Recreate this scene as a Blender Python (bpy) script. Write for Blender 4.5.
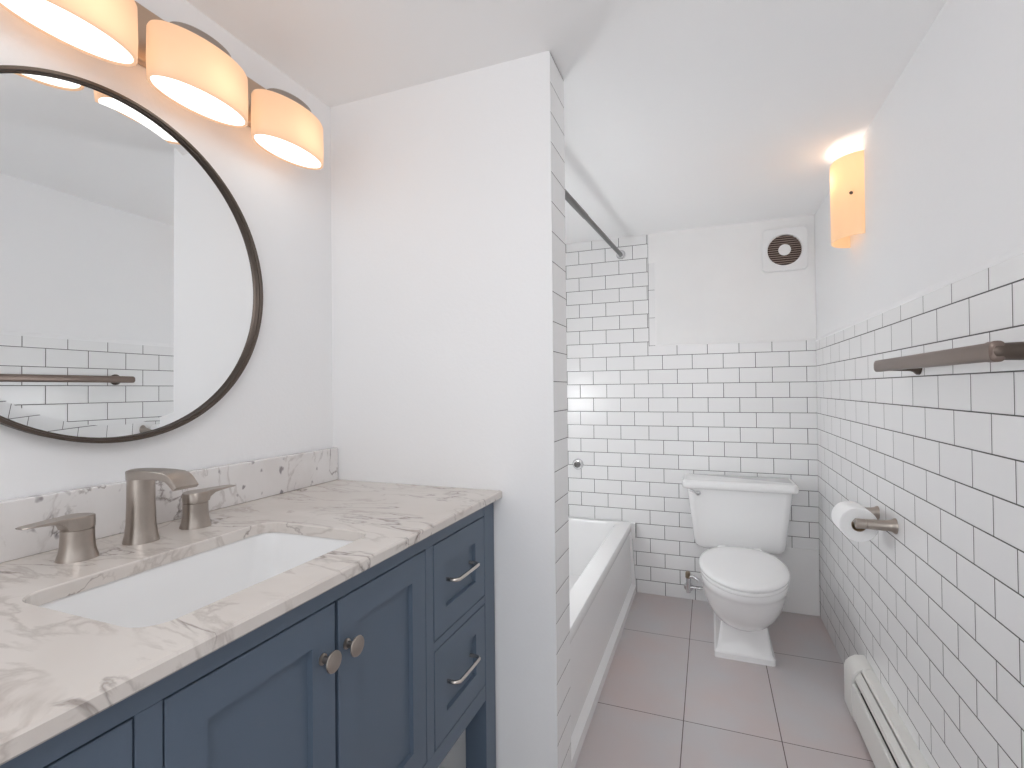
import bpy, bmesh, math, random
from mathutils import Vector, Matrix
PI = math.pi
for o in list(bpy.data.objects): bpy.data.objects.remove(o, do_unlink=True)
S = bpy.context.scene
C = S.collection

# ------------------------------------------------------------ camera
YAW, PIT, ROL = 0.369446, 0.010462, -0.010071
F = 507.36
fw = Vector((-math.sin(YAW)*math.cos(PIT), math.cos(YAW)*math.cos(PIT), math.sin(PIT)))
r0 = Vector((math.cos(YAW), math.sin(YAW), 0)); u0 = r0.cross(fw)
rt = math.cos(ROL)*r0 + math.sin(ROL)*u0; up = -math.sin(ROL)*r0 + math.cos(ROL)*u0
cd = bpy.data.cameras.new('camera'); cam = bpy.data.objects.new('camera', cd); C.objects.link(cam)
M4 = Matrix((rt, up, -fw)).transposed().to_4x4(); M4.translation = Vector((-0.49873, -2.8877, 1.13432))
cam.matrix_world = M4
cd.sensor_width = 36; cd.lens = F/1024*36; cd.clip_start = 0.02
S.camera = cam

# ------------------------------------------------------------ world, lights, exposure
S.view_settings.view_transform = 'Standard'; S.view_settings.look = 'None'
S.view_settings.exposure = 0.33; S.view_settings.gamma = 1.0
S.view_settings.use_curve_mapping = False
S.cycles.max_bounces = 14; S.cycles.diffuse_bounces = 12; S.cycles.glossy_bounces = 6
W = bpy.data.worlds.new('world'); S.world = W; W.use_nodes = True
W.node_tree.nodes['Background'].inputs[0].default_value = (0.93, 0.96, 1.0, 1)
W.node_tree.nodes['Background'].inputs[1].default_value = 1.0

SUN = 0.2
def area(name, loc, target, sx, sy, power, col=(1, 1, 1)):
    l = bpy.data.lights.new(name, 'AREA'); l.shape = 'RECTANGLE'; l.size = sx; l.size_y = sy
    l.energy = power; l.color = col
    o = bpy.data.objects.new(name, l); C.objects.link(o); o.location = loc
    o.rotation_euler = (Vector(target)-Vector(loc)).to_track_quat('-Z', 'Y').to_euler()
    return o
def point(name, loc, power, rad, col):
    l = bpy.data.lights.new(name, 'POINT'); l.energy = power; l.shadow_soft_size = rad; l.color = col
    o = bpy.data.objects.new(name, l); C.objects.link(o); o.location = loc
    return o
sl = bpy.data.lights.new('rear_fill_sun', 'SUN'); sl.energy = SUN; sl.angle = math.radians(46); sl.color = (0.95, 0.98, 1.0)  # added soft frontal fill, shines in where the rear wall is left out
so = bpy.data.objects.new('rear_fill_sun', sl); C.objects.link(so); so.location = (-0.7, -5, 1.2)
so.rotation_euler = Vector((0.03, 1, 0.06)).to_track_quat('-Z', 'Y').to_euler()
point('ceiling_fill_light', (-0.60, -3.0, 1.70), 6.6, 0.22, (0.97, 0.98, 1.0))  # added fill from behind the camera to even out the room

# ------------------------------------------------------------ materials
def mat(name):
    m = bpy.data.materials.new(name); m.use_nodes = True
    nt = m.node_tree; return m, nt, nt.nodes, nt.links, nt.nodes['Principled BSDF']
def simple(name, col, rough=0.5, metal=0.0, spec=0.5, noise=0.0, nscale=8, bump=0.0, bscale=60, coat=0.0):
    m, nt, N, L, b = mat(name)
    b.inputs['Base Color'].default_value = (*col, 1); b.inputs['Roughness'].default_value = rough
    b.inputs['Metallic'].default_value = metal; b.inputs['Specular IOR Level'].default_value = spec
    b.inputs['Coat Weight'].default_value = coat
    g = N.new('ShaderNodeNewGeometry')
    if noise:
        n = N.new('ShaderNodeTexNoise'); n.inputs['Scale'].default_value = nscale; n.inputs['Detail'].default_value = 4
        L.new(g.outputs['Position'], n.inputs['Vector'])
        mx = N.new('ShaderNodeMix'); mx.data_type = 'RGBA'
        mx.inputs[6].default_value = (*[c*(1-noise) for c in col], 1); mx.inputs[7].default_value = (*[min(1, c*(1+noise)) for c in col], 1)
        L.new(n.outputs['Fac'], mx.inputs[0]); L.new(mx.outputs[2], b.inputs['Base Color'])
    if bump:
        n2 = N.new('ShaderNodeTexNoise'); n2.inputs['Scale'].default_value = bscale; n2.inputs['Detail'].default_value = 3
        L.new(g.outputs['Position'], n2.inputs['Vector'])
        bp = N.new('ShaderNodeBump'); bp.inputs['Strength'].default_value = bump; bp.inputs['Distance'].default_value = 0.002
        L.new(n2.outputs['Fac'], bp.inputs['Height']); L.new(bp.outputs['Normal'], b.inputs['Normal'])
    return m
WHITE = (0.87, 0.87, 0.875)
m_paint = simple('white_paint', WHITE, 0.55, spec=0.3, noise=0.015, nscale=2, bump=0.15, bscale=120)
m_ceil = simple('ceiling_paint', (0.91, 0.91, 0.91), 0.8, spec=0.2, noise=0.015, nscale=1.5)
m_plaster = simple('plaster', (0.86, 0.857, 0.852), 0.6, spec=0.3, noise=0.03, nscale=6, bump=0.3, bscale=25)
m_porc = simple('porcelain', (0.86, 0.86, 0.86), 0.08, spec=0.5, coat=0.3)
m_tub = simple('tub_enamel', (0.86, 0.86, 0.86), 0.06, spec=0.5)
m_seat = simple('seat_plastic', (0.86, 0.86, 0.86), 0.18)
m_nickel = simple('brushed_nickel', (0.42, 0.37, 0.33), 0.32, 1.0, noise=0.06, nscale=90)
m_nickel_lt = simple('nickel_light', (0.66, 0.61, 0.56), 0.25, 1.0)
m_chrome = simple('chrome', (0.75, 0.75, 0.76), 0.12, 1.0)
m_rod = simple('rod_steel', (0.20, 0.195, 0.19), 0.35, 1.0)
m_bronze = simple('dark_bronze', (0.12, 0.095, 0.08), 0.38, 0.85)
m_bar = simple('bronze_bar', (0.22, 0.17, 0.145), 0.38, 0.75)
m_blue = simple('blue_paint', (0.098, 0.133, 0.182), 0.42, spec=0.45, noise=0.03, nscale=5)
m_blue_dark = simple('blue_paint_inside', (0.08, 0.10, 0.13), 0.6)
m_black = simple('dark_gap', (0.02, 0.02, 0.02), 0.8)
m_heater = simple('heater_enamel', (0.76, 0.75, 0.72), 0.4, noise=0.02, nscale=12)
m_fins = simple('heater_fins', (0.15, 0.15, 0.15), 0.5, 0.8)
m_plastic = simple('vent_plastic', (0.82, 0.82, 0.82), 0.35)
m_vdark = simple('vent_dark', (0.05, 0.028, 0.02), 0.6)
m_vbrown = simple('vent_slat', (0.42, 0.32, 0.27), 0.5)
m_paper = simple('tissue_paper', (0.90, 0.90, 0.90), 0.95, spec=0.1, bump=0.3, bscale=150)
m_card = simple('cardboard', (0.45, 0.33, 0.22), 0.9)
m_brass = simple('old_brass', (0.35, 0.28, 0.2), 0.4, 0.9)
m_plate = simple('lamp_backplate', (0.58, 0.45, 0.35), 0.35, 0.9)
m_wood = simple('hall_floor', (0.35, 0.25, 0.17), 0.5)

def tile_mat(name, axis, u_off, z_line, w, h, offset=0.5, mortar=0.0015, col=(0.86, 0.86, 0.86)):
    m, nt, N, L, b = mat(name)
    g = N.new('ShaderNodeNewGeometry'); s = N.new('ShaderNodeSeparateXYZ'); L.new(g.outputs['Position'], s.inputs[0])
    def add(sock, v):
        a = N.new('ShaderNodeMath'); a.operation = 'ADD'; L.new(sock, a.inputs[0]); a.inputs[1].default_value = v; return a.outputs[0]
    c = N.new('ShaderNodeCombineXYZ')
    L.new(add(s.outputs[axis], u_off), c.inputs[0]); L.new(add(s.outputs['Z'], -z_line), c.inputs[1])
    def brick(ms, sm):
        t = N.new('ShaderNodeTexBrick'); t.offset = offset; t.offset_frequency = 2; t.squash = 1
        t.inputs['Scale'].default_value = 1; t.inputs['Mortar Size'].default_value = ms; t.inputs['Mortar Smooth'].default_value = sm
        t.inputs['Brick Width'].default_value = w; t.inputs['Row Height'].default_value = h; t.inputs['Bias'].default_value = 0
        t.inputs['Color1'].default_value = (*col, 1); t.inputs['Color2'].default_value = (*[x*0.97 for x in col], 1)
        t.inputs['Mortar'].default_value = (0.085, 0.083, 0.08, 1)
        L.new(c.outputs[0], t.inputs['Vector']); return t
    t = brick(mortar, 0.1); t2 = brick(0.006, 1.0)
    L.new(t.outputs['Color'], b.inputs['Base Color'])
    n = N.new('ShaderNodeTexNoise'); n.inputs['Scale'].default_value = 9; L.new(g.outputs['Position'], n.inputs['Vector'])
    inv = N.new('ShaderNodeMath'); inv.operation = 'MULTIPLY_ADD'; inv.inputs[1].default_value = -1; L.new(t2.outputs['Fac'], inv.inputs[0])
    ns = N.new('ShaderNodeMath'); ns.operation = 'MULTIPLY'; ns.inputs[1].default_value = 0.5; L.new(n.outputs['Fac'], ns.inputs[0])
    L.new(ns.outputs[0], inv.inputs[2])
    bp = N.new('ShaderNodeBump'); bp.inputs['Strength'].default_value = 0.35; bp.inputs['Distance'].default_value = 0.0015
    L.new(inv.outputs[0], bp.inputs['Height']); L.new(bp.outputs['Normal'], b.inputs['Normal'])
    r = N.new('ShaderNodeMath'); r.operation = 'MULTIPLY_ADD'; r.inputs[1].default_value = 0.6; r.inputs[2].default_value = 0.25
    L.new(t.outputs['Fac'], r.inputs[0]); L.new(r.outputs[0], b.inputs['Roughness'])
    return m
Z0, PR = 1.3119, 0.0775
m_tile_back = tile_mat('subway_tile_back', 'X', 1.1925+0.5*0.1535, Z0-3*PR, 0.1535, PR)
m_tile_right = tile_mat('subway_tile_right', 'Y', 1.5052, Z0-3*PR, 0.1581, PR)
m_tile_end = tile_mat('subway_tile_end', 'Y', 3.0, 1.1526, 5.0, 0.0755, offset=0, mortar=0.001)
m_tile_side = tile_mat('subway_tile_alcove', 'Y', 1.5052, Z0-3*PR, 0.1535, PR)
m_tile_trim = tile_mat('subway_tile_upright', 'X', 2.0, Z0+0.055, 5.0, 0.1535, offset=0, mortar=0.001)

def floor_mat():
    m, nt, N, L, b = mat('floor_tile')
    g = N.new('ShaderNodeNewGeometry'); mp = N.new('ShaderNodeMapping'); mp.inputs['Location'].default_value = (0.593, 0.4585, 0)
    L.new(g.outputs['Position'], mp.inputs[0])
    t = N.new('ShaderNodeTexBrick'); t.offset = 0; t.squash = 1
    t.inputs['Scale'].default_value = 1; t.inputs['Mortar Size'].default_value = 0.0016; t.inputs['Mortar Smooth'].default_value = 0.1
    t.inputs['Brick Width'].default_value = 0.2985; t.inputs['Row Height'].default_value = 0.6; t.inputs['Bias'].default_value = 0
    t.inputs['Color1'].default_value = (0.60, 0.555, 0.545, 1); t.inputs['Color2'].default_value = (0.57, 0.535, 0.53, 1)
    t.inputs['Mortar'].default_value = (0.10, 0.075, 0.065, 1)
    L.new(mp.outputs[0], t.inputs['Vector'])
    n = N.new('ShaderNodeTexNoise'); n.inputs['Scale'].default_value = 3.2; n.inputs['Detail'].default_value = 5; L.new(g.outputs['Position'], n.inputs['Vector'])
    cr = N.new('ShaderNodeValToRGB'); cr.color_ramp.elements[0].position = 0.35; cr.color_ramp.elements[0].color = (0.93, 0.97, 1.0, 1)
    cr.color_ramp.elements[1].position = 0.7; cr.color_ramp.elements[1].color = (1.0, 0.90, 0.88, 1); L.new(n.outputs['Fac'], cr.inputs[0])
    mx = N.new('ShaderNodeMix'); mx.data_type = 'RGBA'; mx.blend_type = 'MULTIPLY'; mx.inputs[0].default_value = 1
    L.new(t.outputs['Color'], mx.inputs[6]); L.new(cr.outputs[0], mx.inputs[7]); L.new(mx.outputs[2], b.inputs['Base Color'])
    b.inputs['Roughness'].default_value = 0.42
    iv = N.new('ShaderNodeMath'); iv.operation = 'SUBTRACT'; iv.inputs[0].default_value = 1; L.new(t.outputs['Fac'], iv.inputs[1])
    bp = N.new('ShaderNodeBump'); bp.inputs['Strength'].default_value = 0.3; bp.inputs['Distance'].default_value = 0.001
    L.new(iv.outputs[0], bp.inputs['Height']); L.new(bp.outputs['Normal'], b.inputs['Normal'])
    return m
m_floor = floor_mat()

def marble_mat(name, base, rough, spots=0.0, seed=0.0):
    m, nt, N, L, b = mat(name)
    g = N.new('ShaderNodeNewGeometry'); mp = N.new('ShaderNodeMapping')
    mp.inputs['Rotation'].default_value = (0.3, 0.2, math.radians(38)); mp.inputs['Scale'].default_value = (1.0, 2.3, 1.6)
    mp.inputs['Location'].default_value = (seed, seed*0.7, 0.3)
    L.new(g.outputs['Position'], mp.inputs[0])
    def noise(sc, det, dist, vec=None, rough_=0.55):
        n = N.new('ShaderNodeTexNoise'); n.inputs['Scale'].default_value = sc; n.inputs['Detail'].default_value = det
        n.inputs['Distortion'].default_value = dist; n.inputs['Roughness'].default_value = rough_
        L.new(vec or mp.outputs[0], n.inputs['Vector']); return n
    def ramp(sock, stops):
        c = N.new('ShaderNodeValToRGB'); L.new(sock, c.inputs[0]); e = c.color_ramp.elements
        while len(e) > 1: e.remove(e[-1])
        e[0].position = stops[0][0]; e[0].color = (*stops[0][1], 1)
        for p, cc in stops[1:]: q = e.new(p); q.color = (*cc, 1)
        return c.outputs[0]
    W1 = (1, 1, 1)
    def mul(a, c_, f=1.0):
        x = N.new('ShaderNodeMix'); x.data_type = 'RGBA'; x.blend_type = 'MULTIPLY'; x.inputs[0].default_value = f
        L.new(a, x.inputs[6]); L.new(c_, x.inputs[7]); return x.outputs[2]
    cloud = ramp(noise(3.0, 4, 0.4).outputs['Fac'], [(0.3, (0.90, 0.88, 0.87)), (0.65, W1)])
    # vein strength is broken up by a second large noise, so veins come and go
    def veins(sc, dist, width, dark, seedv, thr):
        v = noise(sc, 7, dist); 
        line = ramp(v.outputs['Fac'], [(0.5-width, W1), (0.5, dark), (0.5+width*0.8, W1)])
        mk = ramp(noise(seedv, 2, 0).outputs['Fac'], [(thr, (0, 0, 0)), (thr+0.12, W1)])
        x = N.new('ShaderNodeMix'); x.data_type = 'RGBA'; L.new(mk, x.inputs[0]); x.inputs[6].default_value = (1, 1, 1, 1); L.new(line, x.inputs[7])
        return x.outputs[2]
    rgb = N.new('ShaderNodeRGB'); rgb.outputs[0].default_value = (*base, 1)
    c = mul(rgb.outputs[0], cloud)
    c = mul(c, veins(1.9, 0.7, 0.011, (0.46, 0.43, 0.42), 3.1, 0.42))
    c = mul(c, veins(4.2, 0.5, 0.030, (0.80, 0.78, 0.77), 4.7, 0.38))
    c = mul(c, veins(1.1, 1.2, 0.005, (0.40, 0.38, 0.37), 5.3, 0.50))
    if spots:
        s = ramp(noise(17, 2, 0.2, rough_=0.4).outputs['Fac'], [(0.27, (0.35, 0.33, 0.35)), (0.33, W1)])
        c = mul(c, s, spots)
    L.new(c, b.inputs['Base Color']); b.inputs['Roughness'].default_value = rough
    b.inputs['Specular IOR Level'].default_value = 0.5
    return m
m_marble = marble_mat('marble_top', (0.70, 0.655, 0.615), 0.20)
m_marble_v = marble_mat('marble_splash', (0.80, 0.78, 0.77), 0.25, 0.9, 3.7)

def mirror_mat():
    m, nt, N, L, b = mat('mirror_silver'); b.inputs['Metallic'].default_value = 1; b.inputs['Base Color'].default_value = (0.90, 0.91, 0.91, 1)
    b.inputs['Roughness'].default_value = 0.0; return m
m_mirror = mirror_mat()
def shade_mat(name, col, emit, strength, trans=0.55):
    m, nt, N, L, b = mat(name); out = N['Material Output']
    b.inputs['Base Color'].default_value = (*col, 1); b.inputs['Roughness'].default_value = 0.3
    b.inputs['Emission Color'].default_value = (*emit, 1); b.inputs['Emission Strength'].default_value = strength
    t = N.new('ShaderNodeBsdfTranslucent'); t.inputs['Color'].default_value = (*col, 1)
    mx = N.new('ShaderNodeMixShader'); mx.inputs[0].default_value = trans
    L.new(b.outputs[0], mx.inputs[1]); L.new(t.outputs[0], mx.inputs[2]); L.new(mx.outputs[0], out.inputs[0])
    return m
m_shade = shade_mat('lamp_shade_glass', (0.74, 0.56, 0.41), (1.0, 0.66, 0.43), 0.35)
m_sconce = shade_mat('sconce_glass', (0.84, 0.66, 0.46), (1.0, 0.70, 0.44), 0.38, 0.45)
def emit_mat(name, col, s):
    m, nt, N, L, b = mat(name); b.inputs['Emission Color'].default_value = (*col, 1); b.inputs['Emission Strength'].default_value = s
    b.inputs['Base Color'].default_value = (0.9, 0.9, 0.9, 1); return m
m_diff = emit_mat('lamp_diffuser', (1.0, 0.97, 0.92), 1.1)
m_bulb = emit_mat('bulb_glow', (1.0, 0.90, 0.78), 2.5)

# ------------------------------------------------------------ mesh helpers
def finish(name, bm, m, parent=None, smooth=False, bevel=0.0, seg=2, angle=35, loc=None):
    bmesh.ops.recalc_face_normals(bm, faces=bm.faces)
    me = bpy.data.meshes.new(name); bm.to_mesh(me); bm.free()
    o = bpy.data.objects.new(name, me); C.objects.link(o)
    for mm in (m if isinstance(m, (list, tuple)) else [m]): me.materials.append(mm)
    if parent is not None:
        o.parent = parent
        o.matrix_parent_inverse = parent_world(parent).inverted()
    if bevel:
        b = o.modifiers.new('bevel', 'BEVEL'); b.width = bevel; b.segments = seg; b.limit_method = 'ANGLE'; b.angle_limit = math.radians(40)
    if smooth or bevel:
        me.shade_smooth()
        me.set_sharp_from_angle(angle=math.radians(angle))
    return o
def parent_world(p):
    m = Matrix.Translation(p.location) if p.type == 'EMPTY' else p.matrix_basis.copy()
    q = p.parent
    if q is not None and p.type != 'EMPTY': m = parent_world(q) @ p.matrix_parent_inverse @ p.matrix_basis
    return m
def box(bm, x0, x1, y0, y1, z0, z1, mi=0):
    v = [bm.verts.new((x, y, z)) for z in (z0, z1) for y in (y0, y1) for x in (x0, x1)]
    fs = []
    for q in ((0, 2, 3, 1), (4, 5, 7, 6), (0, 1, 5, 4), (2, 6, 7, 3), (0, 4, 6, 2), (1, 3, 7, 5)):
        f = bm.faces.new([v[i] for i in q]); f.material_index = mi; fs.append(f)
    return v
def boxo(name, m, parent, x0, x1, y0, y1, z0, z1, bevel=0.0):
    bm = bmesh.new(); box(bm, x0, x1, y0, y1, z0, z1); return finish(name, bm, m, parent, bevel=bevel)
def loft(bm, rings, cap0=True, cap1=True, closed=True):
    R = [[bm.verts.new(p) for p in r] for r in rings]; n = len(R[0])
    for a, b in zip(R, R[1:]):
        for i in range(n if closed else n-1):
            j = (i+1) % n; bm.faces.new((a[i], a[j], b[j], b[i]))
    if cap0: bm.faces.new(R[0][::-1])
    if cap1: bm.faces.new(R[-1])
    return R
def frame_of(d):
    d = d.normalized(); a = Vector((0, 0, 1)) if abs(d.z) < 0.9 else Vector((1, 0, 0))
    u = d.cross(a).normalized(); return u, d.cross(u).normalized()
def lathe(bm, base, axis, prof, n=32, cap=True):
    """prof: list of (distance along axis, radius)"""
    base = Vector(base); d = Vector(axis).normalized(); u, v = frame_of(d)
    rings = [[base+d*t+(u*math.cos(2*PI*k/n)+v*math.sin(2*PI*k/n))*max(r, 1e-4) for k in range(n)] for t, r in prof]
    return loft(bm, rings, cap, cap)
def tube(bm, pts, r, n=16):
    pts = [Vector(p) for p in pts]; rings = []; u = None
    for i, p in enumerate(pts):
        d = (pts[min(i+1, len(pts)-1)]-pts[max(i-1, 0)]).normalized()
        if u is None: u, v = frame_of(d)
        else: u = (u-d*u.dot(d)).normalized(); v = d.cross(u)
        rr = r[i] if isinstance(r, (list, tuple)) else r
        rings.append([p+(u*math.cos(2*PI*k/n)+v*math.sin(2*PI*k/n))*rr for k in range(n)])
    loft(bm, rings)
def smooth_path(pts, k=8):
    P = [Vector(p) for p in pts]; P = [P[0]*2-P[1]]+P+[P[-1]*2-P[-2]]; out = []
    for i in range(1, len(P)-2):
        for s in range(k):
            t = s/k; a, b, c, d = P[i-1:i+3]
            out.append(0.5*((2*b)+(c-a)*t+(2*a-5*b+4*c-d)*t*t+(3*b-a-3*c+d)*t**3))
    out.append(P[-2]); return out
def rrect(x0, x1, y0, y1, z, r, n=6):
    """rounded rectangle ring in the XY plane; r one radius or four (--, +-, ++, -+)"""
    rr = r if isinstance(r, (list, tuple)) else [r]*4; out = []
    for (cx, cy, a0, q) in ((x0, y0, PI, 0), (x1, y0, 1.5*PI, 1), (x1, y1, 0, 2), (x0, y1, 0.5*PI, 3)):
        rad = rr[q]; sx = 1 if cx == x0 else -1; sy = 1 if cy == y0 else -1
        for k in range(n+1):
            a = a0+0.5*PI*k/n; out.append(Vector((cx+sx*rad+rad*math.cos(a), cy+sy*rad+rad*math.sin(a), z)))
    return out
def oval(cx, y_back, y_front, y_wide, w, z, n=48, pb=2.3):
    """toilet-like outline: rounded front (towards -Y), squarer back"""
    out = []
    for k in range(n):
        a = 2*PI*k/n; c, s = math.cos(a), math.sin(a)
        if s < 0: x = cx+w/2*c; y = y_wide+(y_wide-y_front)*s
        else:
            e = 2/pb; x = cx+w/2*math.copysign(abs(c)**e, c); y = y_wide+(y_back-y_wide)*abs(s)**e
        out.append(Vector((x, y, z)))
    return out
def thing(name, label, cat, loc, group=None):
    o = bpy.data.objects.new(name, None); C.objects.link(o); o.location = loc; o.empty_display_size = 0.05
    o['label'] = label; o['category'] = cat
    if group: o['group'] = group
    return o
def tag(o, label, cat, group=None):
    o['label'] = label; o['category'] = cat
    if group: o['group'] = group
    return o
def struct(o): o['kind'] = 'structure'; return o

# ------------------------------------------------------------ the room
XL, YR, CZ = -1.545, -4.2, 1.985
YP0, YP1, XP = -1.670, -1.537, -0.860       # partition: front, back, free end
struct(boxo('floor', m_floor, None, XL-0.1, 0.1, YR-0.1, 0.1, -0.08, 0))
struct(boxo('ceiling', m_ceil, None, XL-0.1, 0.1, YR-0.1, 0.1, CZ, CZ+0.08))
wl = struct(boxo('wall_left', m_paint, None, XL-0.1, XL, YR-0.1, 0.1, 0, CZ))
boxo('tile_cladding', m_tile_side, wl, XL, XL+0.006, YP1+0.002, -0.001, 0.40, CZ-0.002)
wr = struct(boxo('wall_right', m_paint, None, 0.004, 0.1, YR-0.1, 0.1, 0, CZ))
bm = bmesh.new(); box(bm, 0.0, 0.0045, YR, -0.0, 0.0, 1.352)
boxo('tile_cladding', m_tile_right, wr, 0.0, 0.006, YR, 0.0, 0.0, 1.357, bevel=0.0)
bm.free()
# skim of plaster that feathers over the top row of tiles
bm = bmesh.new(); rings = []
for y in (YR, 0.0):
    rings.append([Vector((0.0045, y, 1.374)), Vector((0.002, y, 1.368)), Vector((-0.0008, y, 1.361)), Vector((-0.0006, y, 1.356)), Vector((0.0045, y, 1.355))])
loft(bm, rings); finish('plaster_edge', bm, m_paint, wr, smooth=True)
wb = struct(boxo('wall_back', m_plaster, None, XL-0.1, 0.1, 0.003, 0.1, 0, CZ))
bm = bmesh.new()
box(bm, XL, 0.0, 0.0, 0.006, 0.0, 1.364); box(bm, XL, -0.8035, 0.0, 0.006, 1.364, CZ-0.002)
finish('tile_cladding', bm, m_tile_back, wb)
boxo('upright_tile_strip', m_tile_trim, wb, -0.8005, -0.758, 0.0, 0.006, 1.364, 1.826)
boxo('grout_line', m_fins, wb, -0.8035, -0.8005, 0.001, 0.006, 1.312, CZ-0.002)
bm = bmesh.new()     # plastered-over field, a skim that stands slightly proud
def ring(e, y): return [Vector((-0.7660-e, y, 1.366-e)), Vector((0.0, y, 1.366-e)), Vector((0.0, y, CZ)), Vector((-0.7985-e, y, CZ)), Vector((-0.7985-e, y, 1.826-e)), Vector((-0.7660-e, y, 1.826-e))]
loft(bm, [ring(0.004, 0.004), ring(0.002, -0.0015), ring(-0.006, -0.004)]); finish('plaster_field', bm, m_plaster, wb)
# white board patched in at the foot of the back wall
tb = struct(boxo('trim_1', m_plaster, None, -0.30, -0.003, -0.009, -0.0005, 0.002, 0.325, bevel=0.002))
# partition between vanity and tub
wp = struct(boxo('wall_partition', m_paint, None, XL, XP-0.006, YP0, YP1-0.006, 0, CZ, bevel=0.0))
bm = bmesh.new(); box(bm, XP-0.006, XP, YP0+0.004, YP1, 0, CZ-0.001); finish('tile_cladding', bm, m_tile_end, wp)
boxo('grout_line', m_fins, wp, XP-0.006, XP-0.0005, YP0+0.0022, YP0+0.004, 0, CZ-0.001)
boxo('corner_bead', m_paint, wp, XP-0.006, XP+0.0002, YP0, YP0+0.0022, 0, CZ-0.001)
boxo('tile_cladding', m_tile_back, wp, XL, XP-0.006, YP1-0.006, YP1, 0.40, CZ-0.001)


# ------------------------------------------------------------ vanity cabinet
VF, VB = -1.022, XL+0.004
VY0, VY1 = -2.869, -1.676
van = thing('bathroom_vanity', 'slate blue shaker vanity cabinet with nickel hardware under marble top', 'cabinet', (-1.28, -2.27, 0))
TOPZ = 0.848
for (x0, x1) in ((VF-0.058, VF), (VB, VB+0.055)):
    for (y0, y1) in ((VY0, VY0+0.060), (VY1-0.060, VY1)):
        boxo('leg', m_blue, van, x0, x1, y0, y1, 0.0, TOPZ, bevel=0.0015)
iy0, iy1 = VY0+0.060, VY1-0.060         # -2.809 .. -1.736
bm = bmesh.new()
FB = VF-0.02
box(bm, FB, VF-0.001, iy0, iy1, 0.821, TOPZ)                # top rail
box(bm, FB, VF-0.001, iy0, iy1, 0.365, 0.404)               # bottom rail
box(bm, FB, VF-0.001, -2.015, -1.986, 0.404, 0.821)         # stiles
box(bm, FB, VF-0.001, -2.558, -2.531, 0.404, 0.821)
for (a, b_) in ((-1.986, iy1), (iy0, -2.558)): box(bm, FB, VF-0.001, a, b_, 0.605, 0.623)
finish('face_frame', bm, m_blue, van, bevel=0.0008)
bm = bmesh.new()
box(bm, VB+0.055, FB, iy0-0.02, iy0, 0.365, TOPZ); finish('side_panel', bm, m_blue, van)
boxo('side_panel', m_blue, van, VB+0.055, FB-0.016, iy1, iy1+0.02, 0.365, TOPZ)
boxo('bottom_panel', m_blue_dark, van, VB+0.055, FB, iy0, iy1, 0.365, 0.38)
boxo('back_panel', m_blue_dark, van, VB+0.02, VB+0.03, iy0, iy1, 0.365, TOPZ)
boxo('shelf', m_blue, van, VB+0.02, VF-0.02, iy0, iy1, 0.105, 0.125, bevel=0.001)
def shaker(name, y0, y1, z0, z1, rail=0.047, depth=0.008, bv=0.0012):
    """inset shaker front: flat rails, a small slope, a recessed field"""
    g = 0.0022; y0 += g; y1 -= g; z0 += g; z1 -= g
    X = VF-0.0005
    def rr(e, x): return [Vector((x, y0+e, z0+e)), Vector((x, y1-e, z0+e)), Vector((x, y1-e, z1-e)), Vector((x, y0+e, z1-e))]
    bm = bmesh.new()
    loft(bm, [rr(0, X-0.018), rr(0, X-0.001), rr(0.001, X), rr(rail, X), rr(rail+bv, X-depth), rr(rail+bv+0.002, X-depth)])
    return finish(name, bm, m_blue, van)
def knob(par, y, z):
    bm = bmesh.new()
    lathe(bm, (VF-0.0005, y, z), (1, 0, 0), [(0, 0.0080), (0.0015, 0.0080), (0.003, 0.0052), (0.013, 0.0048), (0.016, 0.008), (0.018, 0.0142), (0.0200, 0.0155), (0.0215, 0.0150), (0.0225, 0.011)], 28)
    return finish('knob', bm, m_nickel, par, smooth=True, angle=30)
def pull(par, yc, z, half=0.056):
    bm = bmesh.new(); x = VF-0.0075
    w = 0.0035
    def bar(p, q, wz=0.0042, wx=0.0035):
        pass
    # one bent flat bar: leg, bar, leg
    path = smooth_path([(x, yc-half, z), (x+0.016, yc-half, z), (x+0.025, yc-half+0.006, z), (x+0.027, yc-half+0.018, z),
                        (x+0.027, yc+half-0.018, z), (x+0.025, yc+half-0.006, z), (x+0.016, yc+half, z), (x, yc+half, z)], 5)
    tube(bm, path, 0.0042, 12)
    return finish('handle', bm, m_nickel_lt, par, smooth=True, angle=50)
d1 = shaker('door', -2.531, -2.273, 0.404, 0.821); knob(d1, -2.302, 0.748)
d2 = shaker('door', -2.270, -2.015, 0.404, 0.821); knob(d2, -2.250, 0.746)
for (a, b_) in ((-1.986, iy1), (iy0, -2.558)):
    for (c_, e_) in ((0.623, 0.821), (0.404, 0.605)):
        dr = shaker('drawer', a, b_, c_, e_, rail=0.050)
        pull(dr, (a+b_)/2-0.002, (c_+e_)/2+0.006)

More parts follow.
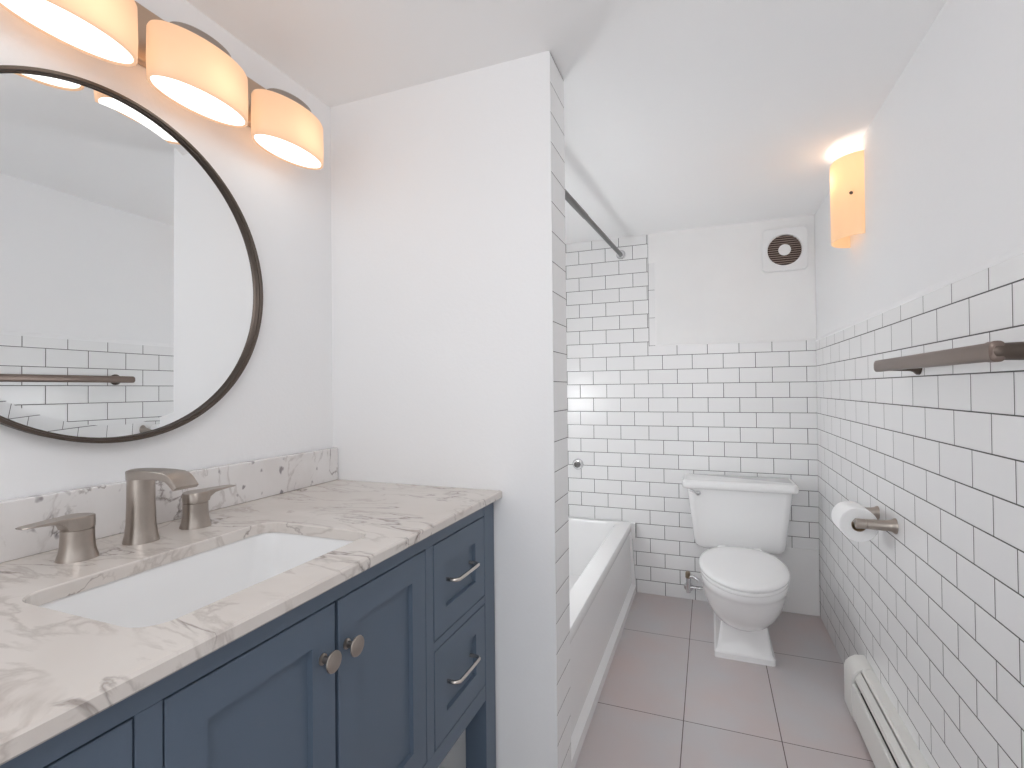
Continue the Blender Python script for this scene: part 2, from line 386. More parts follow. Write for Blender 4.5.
# ------------------------------------------------------------ countertop with sink opening
CT0, CT1 = 0.853, 0.873
XF = -1.000
ct = None
SX0, SX1, SY0, SY1 = -1.333, -1.078, -2.512, -2.108
def counter():
    bm = bmesh.new()
    N_ = 6
    inner = rrect(SX0, SX1, SY0, SY1, 0, 0.034, N_)
    ox0, ox1, oy0, oy1 = VB, XF, VY0-0.012, YP0-0.001
    # outer ring matched by angle to the inner ring's corner fans
    outer = []
    cen = Vector(((SX0+SX1)/2, (SY0+SY1)/2, 0))
    for q, (cx, cy) in enumerate(((ox0, oy0), (ox1, oy0), (ox1, oy1), (ox0, oy1))):
        for k in range(N_+1):
            outer.append(Vector((cx, cy, 0)))
    def lv(ring_, z, e=0.0):
        out = []
        for p in ring_:
            v = Vector((p.x, p.y, z))
            if e: v.x += e if p.x < -1.2 else -e; v.y += e if p.y < -2.3 else -e
            out.append(v)
        return out
    def corner_ring(z, e):
        c4 = [(ox0+e, oy0+e), (ox1-e, oy0+e), (ox1-e, oy1-e), (ox0+e, oy1-e)]
        return [bm.verts.new((x, y, z)) for x, y in c4]
    it = [bm.verts.new((p.x, p.y, CT1)) for p in rrect(SX0-0.002, SX1+0.002, SY0-0.002, SY1+0.002, 0, 0.036, N_)]
    im = [bm.verts.new((p.x, p.y, CT1-0.002)) for p in inner]
    ib = [bm.verts.new((p.x, p.y, CT0)) for p in inner]
    ot = corner_ring(CT1, 0.003); om = corner_ring(CT1-0.003, 0.0); oc = corner_ring(CT0+0.003, 0.0); ob = corner_ring(CT0, 0.003)
    n = len(it)
    for i in range(n):
        j = (i+1) % n
        bm.faces.new((it[i], it[j], im[j], im[i])); bm.faces.new((im[i], im[j], ib[j], ib[i]))
    for ring_i, ring_o in ((it, ot), (ib, ob)):
        for q in range(4):
            st = q*(N_+1)
            for k in range(N_): bm.faces.new((ring_o[q], ring_i[st+k], ring_i[st+k+1]))
            a = ring_i[st+N_]; b_ = ring_i[(st+N_+1) % n]
            bm.faces.new((ring_o[q], a, b_, ring_o[(q+1) % 4]))
    for A, B in ((ot, om), (om, oc), (oc, ob)):
        for q in range(4): bm.faces.new((A[q], A[(q+1) % 4], B[(q+1) % 4], B[q]))
    return finish('countertop', bm, m_marble)
ct = counter(); tag(ct, 'veined cream marble countertop with rectangular sink cutout on blue vanity', 'countertop')
bm = bmesh.new()
for (a, b_, c_, d_) in ((VB+0.01, SX0-0.03, VY0+0.004, VY1-0.004), (SX1+0.026, VF-0.004, VY0+0.004, VY1-0.004)): box(bm, a, b_, c_, d_, TOPZ, CT0)
finish('support_strip', bm, m_blue_dark, van)
boxo('backsplash', m_marble_v, ct, VB, VB+0.018, VY0-0.012, YP0-0.002, CT1, 0.967, bevel=0.002)

# undermount basin
bm = bmesh.new(); e = 0.004
zs = [(0.8428, -0.018, 0.04), (0.8428, e, 0.040), (0.835, e+0.001, 0.04), (0.80, 0.000, 0.045), (0.76, -0.008, 0.05), (0.725, -0.022, 0.055), (0.710, -0.045, 0.06), (0.705, -0.075, 0.04)]
def sring(z, e_, r): return rrect(SX0-e_, SX1+e_, SY0-e_, SY1+e_, z, r, 8)
rings = [sring(0.8528, 0.022, 0.05), sring(0.8528, 0.003, 0.037), sring(0.848, 0.002, 0.038), sring(0.80, -0.001, 0.042), sring(0.76, -0.008, 0.048), sring(0.728, -0.022, 0.05), sring(0.713, -0.045, 0.045), sring(0.707, -0.085, 0.03)]
out = [sring(0.695, -0.085, 0.03), sring(0.70, -0.035, 0.05), sring(0.72, -0.008, 0.05), sring(0.76, 0.006, 0.048), sring(0.836, 0.012, 0.045), sring(0.842, 0.022, 0.05)]
R = loft(bm, rings, False, True)
Ro = loft(bm, out, True, False)
n = len(R[0])
for i in range(n):
    j = (i+1) % n; bm.faces.new((Ro[-1][i], Ro[-1][j], R[0][j], R[0][i]))
sink = finish('sink_basin', bm, m_porc, smooth=True, angle=50); tag(sink, 'white rectangular undermount porcelain sink set in the marble countertop', 'sink')
bm = bmesh.new(); lathe(bm, (-1.20, -2.31, 0.7072), (0, 0, 1), [(0, 0.022), (0.002, 0.022), (0.003, 0.019), (0.001, 0.014), (0.004, 0.010), (0.005, 0.003)], 24)
finish('drain', bm, m_nickel, sink, smooth=True)

# ------------------------------------------------------------ faucet
fx = -1.438
fa = thing('faucet', 'brushed nickel widespread faucet with arched spout and two lever handles', 'faucet', (fx, -2.29, CT1))
bm = bmesh.new()
# column
yc = -2.286
def erng(cx, cy, rx, ry, z, n=28): return [Vector((cx+rx*math.cos(2*PI*k/n), cy+ry*math.sin(2*PI*k/n), z)) for k in range(n)]
loft(bm, [erng(fx, yc, 0.0275, 0.0275, CT1), erng(fx, yc, 0.0270, 0.0270, CT1+0.003), erng(fx, yc, 0.0245, 0.0245, CT1+0.014), erng(fx, yc, 0.0225, 0.0225, CT1+0.032),
          erng(fx, yc, 0.0214, 0.0214, CT1+0.065), erng(fx, yc, 0.0210, 0.0210, 0.985)])
sp = finish('spout', bm, m_nickel, fa, smooth=True, angle=50)
bm = bmesh.new(); w2 = 0.0215
prof = [(-0.019, 0.0015, 0.018), (-0.012, 0.0022, 0.018), (0.0, 0.003, 0.018), (0.03, 0.004, 0.0165), (0.060, 0.004, 0.0150), (0.085, 0.0025, 0.0135), (0.097, -0.001, 0.0130), (0.107, -0.0075, 0.0125), (0.115, -0.0155, 0.0115), (0.119, -0.020, 0.0100)]
rings = []
for i, (dx, dz, th) in enumerate(prof):
    a = prof[max(i-1, 0)]; b_ = prof[min(i+1, len(prof)-1)]
    t = Vector((b_[0]-a[0], 0, b_[1]-a[1])).normalized(); nn = Vector((-t.z, 0, t.x))
    p = Vector((fx+dx, yc, 0.998+dz)); ww = w2*{0: 0.62, 1: 0.90}.get(i, 0.98)
    top = [p+Vector((0, y, 0))-nn*(0.0022*(y/ww)**2 if abs(y) < ww else 0.0022) for y in (-ww, -ww*0.93, -ww*0.5, 0, ww*0.5, ww*0.93, ww)]
    top[0] = top[0]-nn*0.002; top[-1] = top[-1]-nn*0.002
    bot = [p+Vector((0, y, 0))-nn*th for y in (ww, 0, -ww)]
    rings.append(top+bot)
loft(bm, rings); finish('spout_arm', bm, m_nickel, sp, smooth=True, angle=40)
def handle(y, s, ln=1.0):
    bm = bmesh.new()
    prof = [(0, 0.0272), (0.003, 0.0268), (0.010, 0.0245), (0.020, 0.0228), (0.032, 0.0220), (0.0465, 0.0218), (0.0470, 0.0205), (0.0482, 0.0205)]
    lathe(bm, (fx, y, CT1), (0, 0, 1), prof, 32)
    h = finish('handle', bm, m_nickel, fa, smooth=True, angle=40)
    bm = bmesh.new(); z0 = CT1+0.0482
    # cap that grows into a blade
    n = 12
    rings = []
    for (dy, hw, zb, zt) in ((-0.0220, 0.004, 0.000, 0.022), (-0.0195, 0.011, 0.000, 0.0225), (-0.012, 0.0187, 0.0, 0.0232), (0.0, 0.0220, 0.0, 0.0237), (0.012, 0.0190, 0.0, 0.0238), (0.019, 0.0150, 0.0, 0.0237), (0.0215, 0.0142, 0.009, 0.0237),
                             (0.030, 0.0145, 0.0155, 0.0235), (0.045, 0.0140, 0.0175, 0.0230), (0.060, 0.0130, 0.0185, 0.0224), (0.073, 0.0115, 0.0186, 0.0220), (0.078, 0.0085, 0.0188, 0.0215)):
        dy = dy*ln if dy > 0.022 else dy
        zt -= 0.004; zb = max(0, zb-0.003)
        pts = [(-hw, zb+0.0005), (-hw*0.9, zb), (hw*0.9, zb), (hw, zb+0.0005), (hw, zt-0.0012), (hw*0.92, zt), (-hw*0.92, zt), (-hw, zt-0.0012)]
        rings.append([Vector((fx+a, y+s*dy, z0+b_)) for a, b_ in pts])
    loft(bm, rings); finish('lever', bm, m_nickel, h, smooth=True, angle=35)
handle(-2.383, -1, 0.95); handle(-2.184, 1, 1.08)

# ------------------------------------------------------------ round mirror
MY, MZ, MR = -2.271, 1.369, 0.328
mi = thing('round_mirror', 'large round wall mirror in a thin bronze frame above the faucet', 'mirror', (XL, MY, MZ))
bm = bmesh.new()
lathe(bm, (XL+0.001, MY, MZ), (1, 0, 0), [(0, MR-0.004), (0.0218, MR-0.004), (0.0255, MR-0.002), (0.0262, MR-0.0065), (0.0262, MR-0.0075), (0.0225, MR-0.0085), (0.0220, MR-0.0110), (0.0100, MR-0.0112), (0.0100, 0.30), (0, 0.30)], 128, cap=False)
for f in []: pass
fr = finish('frame', bm, m_bronze, mi, smooth=True, angle=40)
bm = bmesh.new()
lathe(bm, (XL+0.001, MY, MZ), (1, 0.0122, -0.004), [(0.0140, MR-0.012), (0.0175, MR-0.012), (0.0190, MR-0.034)], 128)
finish('mirror_glass', bm, m_mirror, mi, smooth=True, angle=0.5)

# ------------------------------------------------------------ vanity light bar
lb = thing('vanity_light', 'three-shade amber glass vanity light bar mounted above the round mirror', 'wall lamp', (XL, -2.17, 1.84))
LYS = [-2.389, -2.158, -1.925]
boxo('backplate', m_plate, lb, XL+0.0005, XL+0.022, -2.50, -1.845, 1.785, 1.895, bevel=0.004)
LX = -1.452
for i, ly in enumerate(LYS):
    def el(z, a, b_, n=48):
        return [Vector((LX+b_*math.cos(2*PI*k/n), ly+a*math.sin(2*PI*k/n), z)) for k in range(n)]
    bm = bmesh.new(); zb, zt, A, B = 1.720, 1.826, 0.103, 0.050
    loft(bm, [el(zb+0.003, A-0.006, B-0.006), el(zb, A-0.003, B-0.003), el(zb+0.002, A, B), el(zb+0.04, A+0.001, B+0.001), el(zt-0.008, A, B), el(zt-0.002, A-0.003, B-0.003), el(zt, A-0.009, B-0.009),
              el(zt-0.004, A-0.012, B-0.012)], False, False)
    sh = finish('lamp_shade', bm, m_shade, lb, smooth=True, angle=60)
    bm = bmesh.new(); loft(bm, [el(zb+0.004, A-0.005, B-0.005), el(zb+0.007, A-0.005, B-0.005)]); finish('diffuser', bm, m_diff, sh)
    bm = bmesh.new(); loft(bm, [el(zt-0.004, 0.066, 0.036), el(zt+0.019, 0.064, 0.035), el(zt+0.023, 0.058, 0.031), el(zt+0.025, 0.040, 0.02)])
    lathe(bm, (LX-0.01, ly+0.02, zt+0.023), (0, 0, 1), [(0, 0.018), (0.006, 0.016), (0.010, 0.011), (0.016, 0.011), (0.019, 0.006)], 20)
    box(bm, XL+0.02, LX-0.005, ly-0.014, ly+0.014, zt+0.002, zt+0.012)
    finish('cap', bm, m_nickel, sh, smooth=True, angle=40)
    point('vanity_bulb_light', (LX, ly+0.01, 1.765), 0.10, 0.015, (1.0, 0.80, 0.62))

# ------------------------------------------------------------ sconce on the right wall
sc = thing('wall_sconce', 'curved amber glass sconce glowing high on the right wall', 'wall lamp', (0.004, -0.757, 1.79))
boxo('backplate', m_nickel_lt, sc, -0.008, 0.0035, -0.80, -0.714, 1.70, 1.88, bevel=0.004)
bm = bmesh.new(); n = 28; outer = []; 
def arc(r, prot, z): return [Vector((0.003-prot*math.sin(PI*k/n), -0.757-r*math.cos(PI*k/n), z)) for k in range(n+1)]
rings = [arc(0.100, 0.078, 1.652), arc(0.1005, 0.0785, 1.655), arc(0.1005, 0.0785, 1.931), arc(0.100, 0.078, 1.934), arc(0.0955, 0.0735, 1.934), arc(0.0955, 0.0735, 1.652)]
R = loft(bm, rings+[rings[0]], False, False, closed=False)
bmesh.ops.remove_doubles(bm, verts=bm.verts, dist=1e-5)
finish('lamp_shade', bm, m_sconce, sc, smooth=True, angle=60)
bm = bmesh.new()
for y in (-0.835,):
    lathe(bm, (-0.032, -0.849, 1.795), (-0.5, -0.87, 0), [(-0.004, 0.003), (0.004, 0.003), (0.005, 0.0055), (0.009, 0.005), (0.010, 0.002)], 16)
finish('screw', bm, m_bronze, sc, smooth=True)
bm = bmesh.new(); lathe(bm, (-0.040, -0.757, 1.78), (0, 0, 1), [(0, 0.010), (0.02, 0.011), (0.035, 0.018), (0.055, 0.022), (0.070, 0.018), (0.078, 0.006)], 24)
box(bm, -0.045, -0.006, -0.762, -0.752, 1.775, 1.787)
finish('bulb', bm, m_bulb, sc, smooth=True)
point('sconce_bulb_light', (-0.045, -0.757, 1.872), 0.30, 0.012, (1.0, 0.90, 0.82))

# ------------------------------------------------------------ exhaust fan
ef = thing('exhaust_fan', 'square white exhaust fan cover with round dark grille beside the ceiling', 'exhaust fan', (-0.133, -0.004, 1.82))
bm = bmesh.new(); fx0, fx1, fz0, fz1 = -0.2345, -0.0315, 1.715, 1.932; n = 48; fc = Vector((-0.1335, 0, 1.8205)); fr_ = 0.077
YF = -0.026
def sq(e_, y):
    out = []
    for k in range(n):
        a = 2*PI*(k+0.5)/n; c, s = math.cos(a), math.sin(a); t = 1/max(abs(c), abs(s))
        cx, cz = (fx0+fx1)/2, (fz0+fz1)/2
        out.append(Vector((cx+c*t*((fx1-fx0)/2-e_), y, cz+s*t*((fz1-fz0)/2-e_))))
    return out
def ci(r, y): return [Vector((fc.x+r*math.cos(2*PI*(k+0.5)/n), y, fc.z+r*math.sin(2*PI*(k+0.5)/n))) for k in range(n)]
loft(bm, [sq(0, -0.004), sq(0, YF+0.004), sq(0.004, YF), ci(fr_+0.006, YF), ci(fr_, YF+0.003), ci(fr_, -0.008)], True, True)
finish('cover', bm, m_plastic, ef, smooth=True, angle=25)
bm = bmesh.new(); lathe(bm, (fc.x, -0.0085, fc.z), (0, -1, 0), [(0, 0.0765), (0.002, 0.0765)], 48); finish('fan_cavity', bm, m_vdark, ef)
bm = bmesh.new(); ns = 13
for k in range(ns):
    z = -0.066+0.132*k/(ns-1); h = math.sqrt(max(0, (fr_-0.001)**2-z*z))
    box(bm, fc.x-h, fc.x+h, YF+0.002, YF+0.006, fc.z+z-0.0012, fc.z+z+0.0012)
finish('grille', bm, m_vbrown, ef)
bm = bmesh.new(); lathe(bm, (fc.x, YF+0.006, fc.z), (0, -1, 0), [(0, 0.028), (0.006, 0.028), (0.008, 0.024), (0.007, 0.016), (0.009, 0.011)], 32); finish('hub', bm, m_plastic, ef, smooth=True, angle=30)

# ------------------------------------------------------------ shower curtain rod
rod = thing('shower_curtain_rod', 'dark steel shower curtain rod running above the bathtub', 'curtain rod', (-0.99, -0.78, 1.886))
a = Vector((-0.949, -0.001, 1.886)); b_ = Vector((-1.037, YP1+0.001, 1.886)); d = (b_-a).normalized()
bm = bmesh.new(); lathe(bm, a+d*0.01, d, [(0, 0.0115), (0.70, 0.0115), (0.702, 0.0135), ((b_-a).length-0.02, 0.0135)], 24); finish('tube', bm, m_rod, rod, smooth=True, angle=40)
for p, q in ((a, Vector((0, -1, 0))), (b_, Vector((0, 1, 0)))):
    bm = bmesh.new(); lathe(bm, p, q, [(0, 0.026), (0.003, 0.026), (0.008, 0.021), (0.018, 0.0165), (0.020, 0.0155)], 28); finish('end_flange', bm, m_chrome if p is a else m_rod, rod, smooth=True, angle=40)

# ------------------------------------------------------------ bathtub
tx0, tx1, ty0, ty1, tz = XL+0.008, -0.906, YP1+0.004, -0.006, 0.392
tub = thing('bathtub', 'white alcove bathtub with recessed apron between partition and back wall', 'bathtub', (-1.21, -0.78, 0))
bm = bmesh.new()
rings = [rrect(tx0, tx1-0.006, ty0, ty1, tz-0.055, 0.004, 8), rrect(tx0, tx1-0.001, ty0, ty1, tz-0.045, 0.006, 8), rrect(tx0, tx1, ty0, ty1, tz-0.012, 0.008, 8), rrect(tx0, tx1-0.003, ty0, ty1, tz-0.003, 0.008, 8), rrect(tx0+0.005, tx1-0.012, ty0+0.005, ty1-0.005, tz, 0.01, 8),
         rrect(tx0+0.055, -0.983, ty0+0.07, ty1-0.045, tz-0.001, 0.06, 8), rrect(tx0+0.060, -0.989, ty0+0.078, ty1-0.050, tz-0.010, 0.065, 8),
         rrect(tx0+0.085, -1.010, ty0+0.13, ty1-0.075, 0.20, 0.09, 8), rrect(tx0+0.11, -1.035, ty0+0.20, ty1-0.10, 0.09, 0.10, 8), rrect(tx0+0.17, -1.09, ty0+0.27, ty1-0.15, 0.065, 0.09, 8)]
loft(bm, rings, False, True); 
finish('basin', bm, m_tub, tub, smooth=True, angle=50)
# apron with recessed panel
bm = bmesh.new(); xa = -0.886; xt = tx1-0.002
def ap(y0, y1, z0, z1, x, xtop=None): return [Vector((x, y0, z0)), Vector((x, y1, z0)), Vector((x if xtop is None else xtop, y1, z1)), Vector((x if xtop is None else xtop, y0, z1))]
yA, yB = ty0, ty1
loft(bm, [ap(yA, yB, 0.0, tz-0.016, xa-0.04), ap(yA, yB, 0.0, tz-0.016, xa-0.003, xt-0.003), ap(yA+0.003, yB-0.003, 0.003, tz-0.018, xa, xt), ap(yA+0.04, yB-0.030, 0.045, tz-0.026, xa, xt), ap(yA+0.055, yB-0.045, 0.066, tz-0.032, xa-0.020, xt-0.008)], True, True)
finish('apron', bm, m_tub, tub, smooth=True, angle=30)
boxo('end_flange', m_tub, tub, xt-0.02, xa-0.0005, ty1-0.026, ty1, 0.30, tz-0.002, bevel=0.004)
ts = thing('shower_valve', 'small round chrome shower valve on the white tiled wall above the bathtub', 'tap', (-1.210, 0, 0.697))
bm = bmesh.new(); lathe(bm, (-1.210, -0.001, 0.697), (0, -1, 0), [(0, 0.032), (0.004, 0.032), (0.010, 0.028), (0.014, 0.020)], 28); finish('escutcheon', bm, m_chrome, ts, smooth=True, angle=35)
bm = bmesh.new(); lathe(bm, (-1.210, -0.014, 0.697), (0, -1, 0), [(0, 0.019), (0.012, 0.018), (0.020, 0.015), (0.022, 0.009), (0.014, 0.007)], 24); finish('knob', bm, m_rod, ts, smooth=True, angle=35)

# ------------------------------------------------------------ toilet
tc = -0.374
to = thing('toilet', 'white two-piece toilet with closed lid standing against the tiled back wall', 'toilet', (tc, -0.45, 0))
# pedestal
bm = bmesh.new()
def ped(z, w, yf, yb, r=0.012): return rrect(tc-w/2, tc+w/2, yf, yb, z, [r, r, 0.05, 0.05], 5)
loft(bm, [ped(0.0, 0.232, -0.582, -0.12), ped(0.022, 0.232, -0.582, -0.12), ped(0.026, 0.222, -0.577, -0.125), ped(0.034, 0.212, -0.573, -0.13), ped(0.10, 0.190, -0.567, -0.14), ped(0.18, 0.168, -0.562, -0.14), ped(0.25, 0.160, -0.560, -0.12), ped(0.30, 0.180, -0.560, -0.10)])
finish('pedestal', bm, m_porc, to, smooth=True, angle=32)
# bowl
bm = bmesh.new()
ow = [(0.128, -0.44, -0.575, -0.50, 0.10), (0.138, -0.42, -0.610, -0.50, 0.155), (0.160, -0.38, -0.650, -0.51, 0.215), (0.195, -0.35, -0.692, -0.52, 0.262), (0.235, -0.33, -0.728, -0.525, 0.296), (0.270, -0.31, -0.754, -0.53, 0.315), (0.300, -0.30, -0.772, -0.535, 0.325), (0.318, -0.29, -0.784, -0.54, 0.328), (0.326, -0.285, -0.794, -0.54, 0.334), (0.345, -0.28, -0.799, -0.54, 0.336), (0.352, -0.28, -0.795, -0.54, 0.330)]
rings = [oval(tc, yb, yf, yw, w, z) for z, yb, yf, yw, w in ow]
rings += [oval(tc, -0.31, -0.755, -0.54, 0.26, 0.352), oval(tc, -0.32, -0.74, -0.54, 0.24, 0.330), oval(tc, -0.36, -0.69, -0.53, 0.18, 0.24), oval(tc, -0.42, -0.60, -0.52, 0.10, 0.18)]
loft(bm, rings); finish('bowl', bm, m_porc, to, smooth=True, angle=60)
bm = bmesh.new()
loft(bm, [rrect(tc-0.085, tc+0.085, -0.40, -0.03, 0.22, 0.03), rrect(tc-0.11, tc+0.11, -0.38, -0.02, 0.29, 0.03), rrect(tc-0.125, tc+0.125, -0.36, -0.02, 0.320, 0.03), rrect(tc-0.125, tc+0.125, -0.36, -0.02, 0.335, 0.03)])
finish('tank_shelf', bm, m_porc, to, smooth=True, angle=50)
# seat ring and closed cover
bm = bmesh.new()
def sr(z, e_): return oval(tc, -0.285+e_, -0.812-e_, -0.54, 0.338+2*e_, z, 56)
loft(bm, [sr(0.3525, -0.006), sr(0.356, 0.0), sr(0.366, 0.0), sr(0.3695, -0.004)]); finish('seat', bm, m_seat, to, smooth=True, angle=60)
bm = bmesh.new()
loft(bm, [sr(0.3715, -0.002), sr(0.374, 0.003), sr(0.380, 0.004), sr(0.385, 0.001), sr(0.389, -0.010), sr(0.392, -0.030), sr(0.394, -0.07), sr(0.395, -0.12)]); cov = finish('seat_cover', bm, m_seat, to, smooth=True, angle=60)
for s in (-1, 1): boxo('hinge', m_seat, to, tc+s*0.075-0.02, tc+s*0.075+0.02, -0.300, -0.265, 0.349, 0.382, bevel=0.004)
# tank
bm = bmesh.new(); tcx = -0.3705
def tk(z, w, yf, r=0.035, yb=-0.018): return rrect(tcx-w/2, tcx+w/2, yf, yb, z, [r, r, 0.02, 0.02], 7)
loft(bm, [tk(0.333, 0.33, -0.165), tk(0.336, 0.368, -0.180), tk(0.343, 0.390, -0.190), tk(0.357, 0.405, -0.196), tk(0.39, 0.416, -0.200), tk(0.45, 0.430, -0.203), tk(0.52, 0.446, -0.206), tk(0.60, 0.465, -0.210), tk(0.634, 0.473, -0.212)])
finish('tank', bm, m_porc, to, smooth=True, angle=50)
bm = bmesh.new()
def tl(z, e_): return rrect(tcx-0.258-e_, tcx+0.258+e_, -0.232-e_, -0.012, z, [0.03, 0.03, 0.015, 0.015], 7)
loft(bm, [tl(0.6345, -0.012), tl(0.637, -0.004), tl(0.642, 0), tl(0.664, 0), tl(0.670, -0.002), tl(0.674, -0.008), tl(0.6755, -0.020)]); finish('tank_lid', bm, m_porc, to, smooth=True, angle=60)
bm = bmesh.new(); lathe(bm, (-0.553, -0.2105, 0.612), (0, -1, 0), [(0, 0.012), (0.006, 0.012), (0.012, 0.008), (0.014, 0.004)], 20)
tube(bm, smooth_path([(-0.553, -0.222, 0.612), (-0.566, -0.228, 0.617), (-0.583, -0.230, 0.626), (-0.592, -0.229, 0.628)], 4), [0.0045]*4+[0.005]*9, 12)
finish('flush_lever', bm, m_chrome, to, smooth=True, angle=40)
# supply valve and hose
sv = thing('supply_valve', 'small chrome water shutoff valve with hose left of the toilet', 'valve', (-0.615, -0.02, 0.10))
bm = bmesh.new(); lathe(bm, (-0.612, -0.0005, 0.066), (0, -1, 0), [(0, 0.024), (0.003, 0.024), (0.008, 0.014), (0.010, 0.009), (0.04, 0.009)], 24); finish('wall_flange', bm, m_chrome, sv, smooth=True, angle=40)
bm = bmesh.new(); tube(bm, [(-0.612, -0.035, 0.048), (-0.612, -0.035, 0.125)], 0.0115, 16)
tube(bm, [(-0.612, -0.035, 0.075), (-0.575, -0.035, 0.078)], 0.007, 12); tube(bm, [(-0.612, -0.035, 0.130), (-0.592, -0.037, 0.137), (-0.560, -0.04, 0.120)], 0.009, 14); finish('valve_body', bm, m_chrome, sv, smooth=True, angle=40)
bm = bmesh.new(); lathe(bm, (-0.614, -0.035, 0.125), (0, 0, 1), [(0, 0.010), (0.004, 0.014), (0.028, 0.014), (0.033, 0.009)], 6); finish('valve_handle', bm, m_brass, sv)
bm = bmesh.new(); tube(bm, smooth_path([(-0.575, -0.035, 0.078), (-0.545, -0.04, 0.078), (-0.520, -0.05, 0.11), (-0.512, -0.07, 0.20), (-0.505, -0.09, 0.30), (-0.500, -0.10, 0.331)], 8), 0.0055, 12)
finish('hose', bm, m_chrome, sv, smooth=True)

# ------------------------------------------------------------ toilet paper holder and roll
tp = thing('toilet_paper_holder', 'two-post nickel toilet paper holder fixed to the right tile wall', 'paper holder', (0, -1.04, 0.728))
hz, hx = 0.7285, -0.085
for y in (-1.121, -0.955):
    bm = bmesh.new(); lathe(bm, (-0.0005, y, hz), (-1, 0, 0), [(0, 0.0225), (0.004, 0.0220), (0.010, 0.0175), (0.020, 0.0158), (0.060, 0.0146), (0.072, 0.0145), (0.0725, 0.0132), (0.0737, 0.0132), (0.0742, 0.0145), (0.098, 0.0145), (0.100, 0.011)], 28)
    finish('post', bm, m_nickel, tp, smooth=True, angle=35)
bm = bmesh.new(); tube(bm, [(hx, -1.116, hz), (hx, -0.960, hz)], 0.0075, 16); finish('roller', bm, m_nickel_lt, tp, smooth=True)
rz = hz-0.010
bm = bmesh.new()
ra, rb_, y0, y1 = 0.0505, 0.020, -1.098, -0.988
lathe(bm, (hx, y0, rz), (0, 1, 0), [(0, rb_), (0, ra-0.002), (0.002, ra), (y1-y0-0.002, ra), (y1-y0, ra-0.002), (y1-y0, rb_), (0, rb_)], 48, cap=False)
bmesh.ops.remove_doubles(bm, verts=bm.verts, dist=1e-5)
roll = finish('toilet_paper_roll', bm, m_paper, smooth=True, angle=40); tag(roll, 'white toilet paper roll hanging on the nickel wall holder', 'toilet paper')
bm = bmesh.new(); lathe(bm, (hx, y0+0.001, rz), (0, 1, 0), [(0, rb_-0.0015), (0, rb_-0.0003), (y1-y0-0.002, rb_-0.0003), (y1-y0-0.002, rb_-0.0015), (0, rb_-0.0015)], 32, cap=False)
finish('cardboard_core', bm, m_card, roll, smooth=True, angle=40)

# ------------------------------------------------------------ towel bar
tw = thing('towel_bar', 'dark bronze towel bar mounted near the top of the right tile wall', 'towel bar', (0, -1.56, 1.185))
TX, TZ = -0.082, 1.1855
bm = bmesh.new(); 
def tb_r(y, h, w): return [Vector((TX+w*math.copysign(abs(math.cos(2*PI*k/24))**0.7, math.cos(2*PI*k/24)), y, TZ+h*math.copysign(abs(math.sin(2*PI*k/24))**0.7, math.sin(2*PI*k/24)))) for k in range(24)]
loft(bm, [tb_r(-1.283, 0.010, 0.006), tb_r(-1.287, 0.0142, 0.008), tb_r(-1.292, 0.0152, 0.009), tb_r(-1.868, 0.0152, 0.009), tb_r(-1.8682, 0.0165, 0.011), tb_r(-1.887, 0.0165, 0.011), tb_r(-1.890, 0.012, 0.008)])
finish('rail', bm, m_bar, tw, smooth=True, angle=40)
for y in (-1.315, -1.878):
    bm = bmesh.new(); lathe(bm, (-0.0005, y, TZ), (-1, 0, 0), [(0, 0.025), (0.005, 0.0245), (0.012, 0.0175), (0.020, 0.0150), (0.070, 0.0135), (0.074, 0.0145), (0.084, 0.0145), (0.089, 0.011)], 28); finish('post', bm, m_bronze, tw, smooth=True, angle=35)

# ------------------------------------------------------------ baseboard heater
HY = -0.775
bh = thing('baseboard_heater', 'white baseboard heater low along the right tile wall', 'heater', (0, -2.0, 0))
def hp(y, sc_=1.0, dx=0.0):
    return [Vector((-0.001, y, 0.004)), Vector((-0.052-dx, y, 0.004)), Vector((-0.061-dx, y, 0.02)), Vector((-0.061-dx, y, 0.142+dx)), Vector((-0.057-dx, y, 0.158+dx)), Vector((-0.046, y, 0.174+dx)), Vector((-0.030, y, 0.184+dx)), Vector((-0.001, y, 0.187+dx))]
bm = bmesh.new(); loft(bm, [hp(HY, 1, 0.003), hp(HY-0.10, 1, 0.003)]); finish('end_cap', bm, m_heater, bh, bevel=0.002)
y0, y1 = -4.0, HY-0.101
bm = bmesh.new(); loft(bm, [[Vector((-0.058, y, z)) if k == 0 else Vector((-0.061, y, z)) for k, z in ((0, 0.018), (1, 0.026), (1, 0.128), (0, 0.134))] + [Vector((-0.052, y, 0.134)), Vector((-0.052, y, 0.018))] for y in (y0, y1)]); finish('front_panel', bm, m_heater, bh)
bm = bmesh.new()
sec = [(-0.0005, 0.187), (-0.028, 0.186), (-0.034, 0.180), (-0.034, 0.176), (-0.028, 0.182), (-0.004, 0.183), (-0.004, 0.006), (-0.0005, 0.006)]
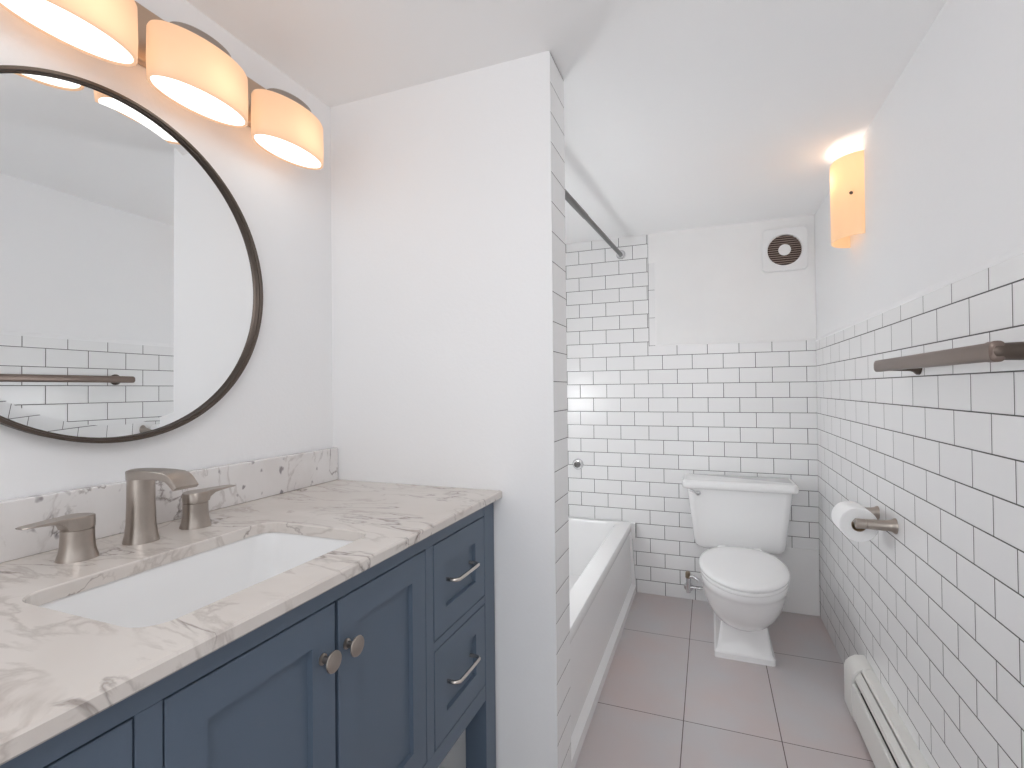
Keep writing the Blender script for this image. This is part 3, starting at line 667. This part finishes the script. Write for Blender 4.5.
loft(bm, [[Vector((x, y, z)) for x, z in sec] for y in (y0, y1)]); finish('back_panel', bm, m_heater, bh)
bm = bmesh.new()
loft(bm, [[Vector((x, y, z)) for x, z in ((-0.037, 0.174), (-0.050, 0.158), (-0.0525, 0.146), (-0.050, 0.146), (-0.048, 0.157), (-0.036, 0.171))] for y in (y0, y1)]); finish('damper', bm, m_heater, bh)
bm = bmesh.new()
for k in range(150):
    y = y1-0.01-k*0.02
    box(bm, -0.046, -0.008, y-0.0006, y, 0.04, 0.11)
tube(bm, [(-0.027, y0+0.02, 0.075), (-0.027, y1-0.005, 0.075)], 0.011, 12)
finish('heating_element', bm, m_fins, bh)

# ------------------------------------------------------------ added ceiling fill light, unseen behind the camera
cl = thing('added_ceiling_fill', 'added round white ceiling fill light, unseen behind the viewer', 'fill lamp', (-0.60, -3.0, CZ))
bm = bmesh.new(); lathe(bm, (-0.60, -3.0, CZ-0.0005), (0, 0, -1), [(0, 0.17), (0.02, 0.17), (0.025, 0.165)], 48); finish('canopy', bm, m_plastic, cl, smooth=True, angle=40)
bm = bmesh.new(); lathe(bm, (-0.60, -3.0, CZ-0.0255), (0, 0, -1), [(0, 0.155), (0.02, 0.145), (0.035, 0.10), (0.042, 0.03)], 48); finish('dome', bm, m_diff, cl, smooth=True)

# added fill globe over the bathtub, unseen behind the partition, brightens the nook
m_fill_globe = emit_mat('fill_globe_glow', (0.96, 0.98, 1.0), 13)
gl = thing('added_fill_globe', 'added round white fill globe above the bathtub, unseen behind the partition', 'wall lamp', (XL+0.006, -0.95, 1.05))
bm = bmesh.new(); lathe(bm, (XL+0.0065, -0.95, 1.05), (1, 0, 0), [(0, 0.055), (0.012, 0.055), (0.018, 0.03), (0.032, 0.026)], 32); finish('wall_plate', bm, m_chrome, gl, smooth=True, angle=40)
bm = bmesh.new(); lathe(bm, (XL+0.135, -0.95, 1.05), (1, 0, 0), [(-0.11*math.cos(PI*k/24), 0.11*math.sin(PI*k/24)) for k in range(25)], 40); finish('globe', bm, m_fill_globe, gl, smooth=True)
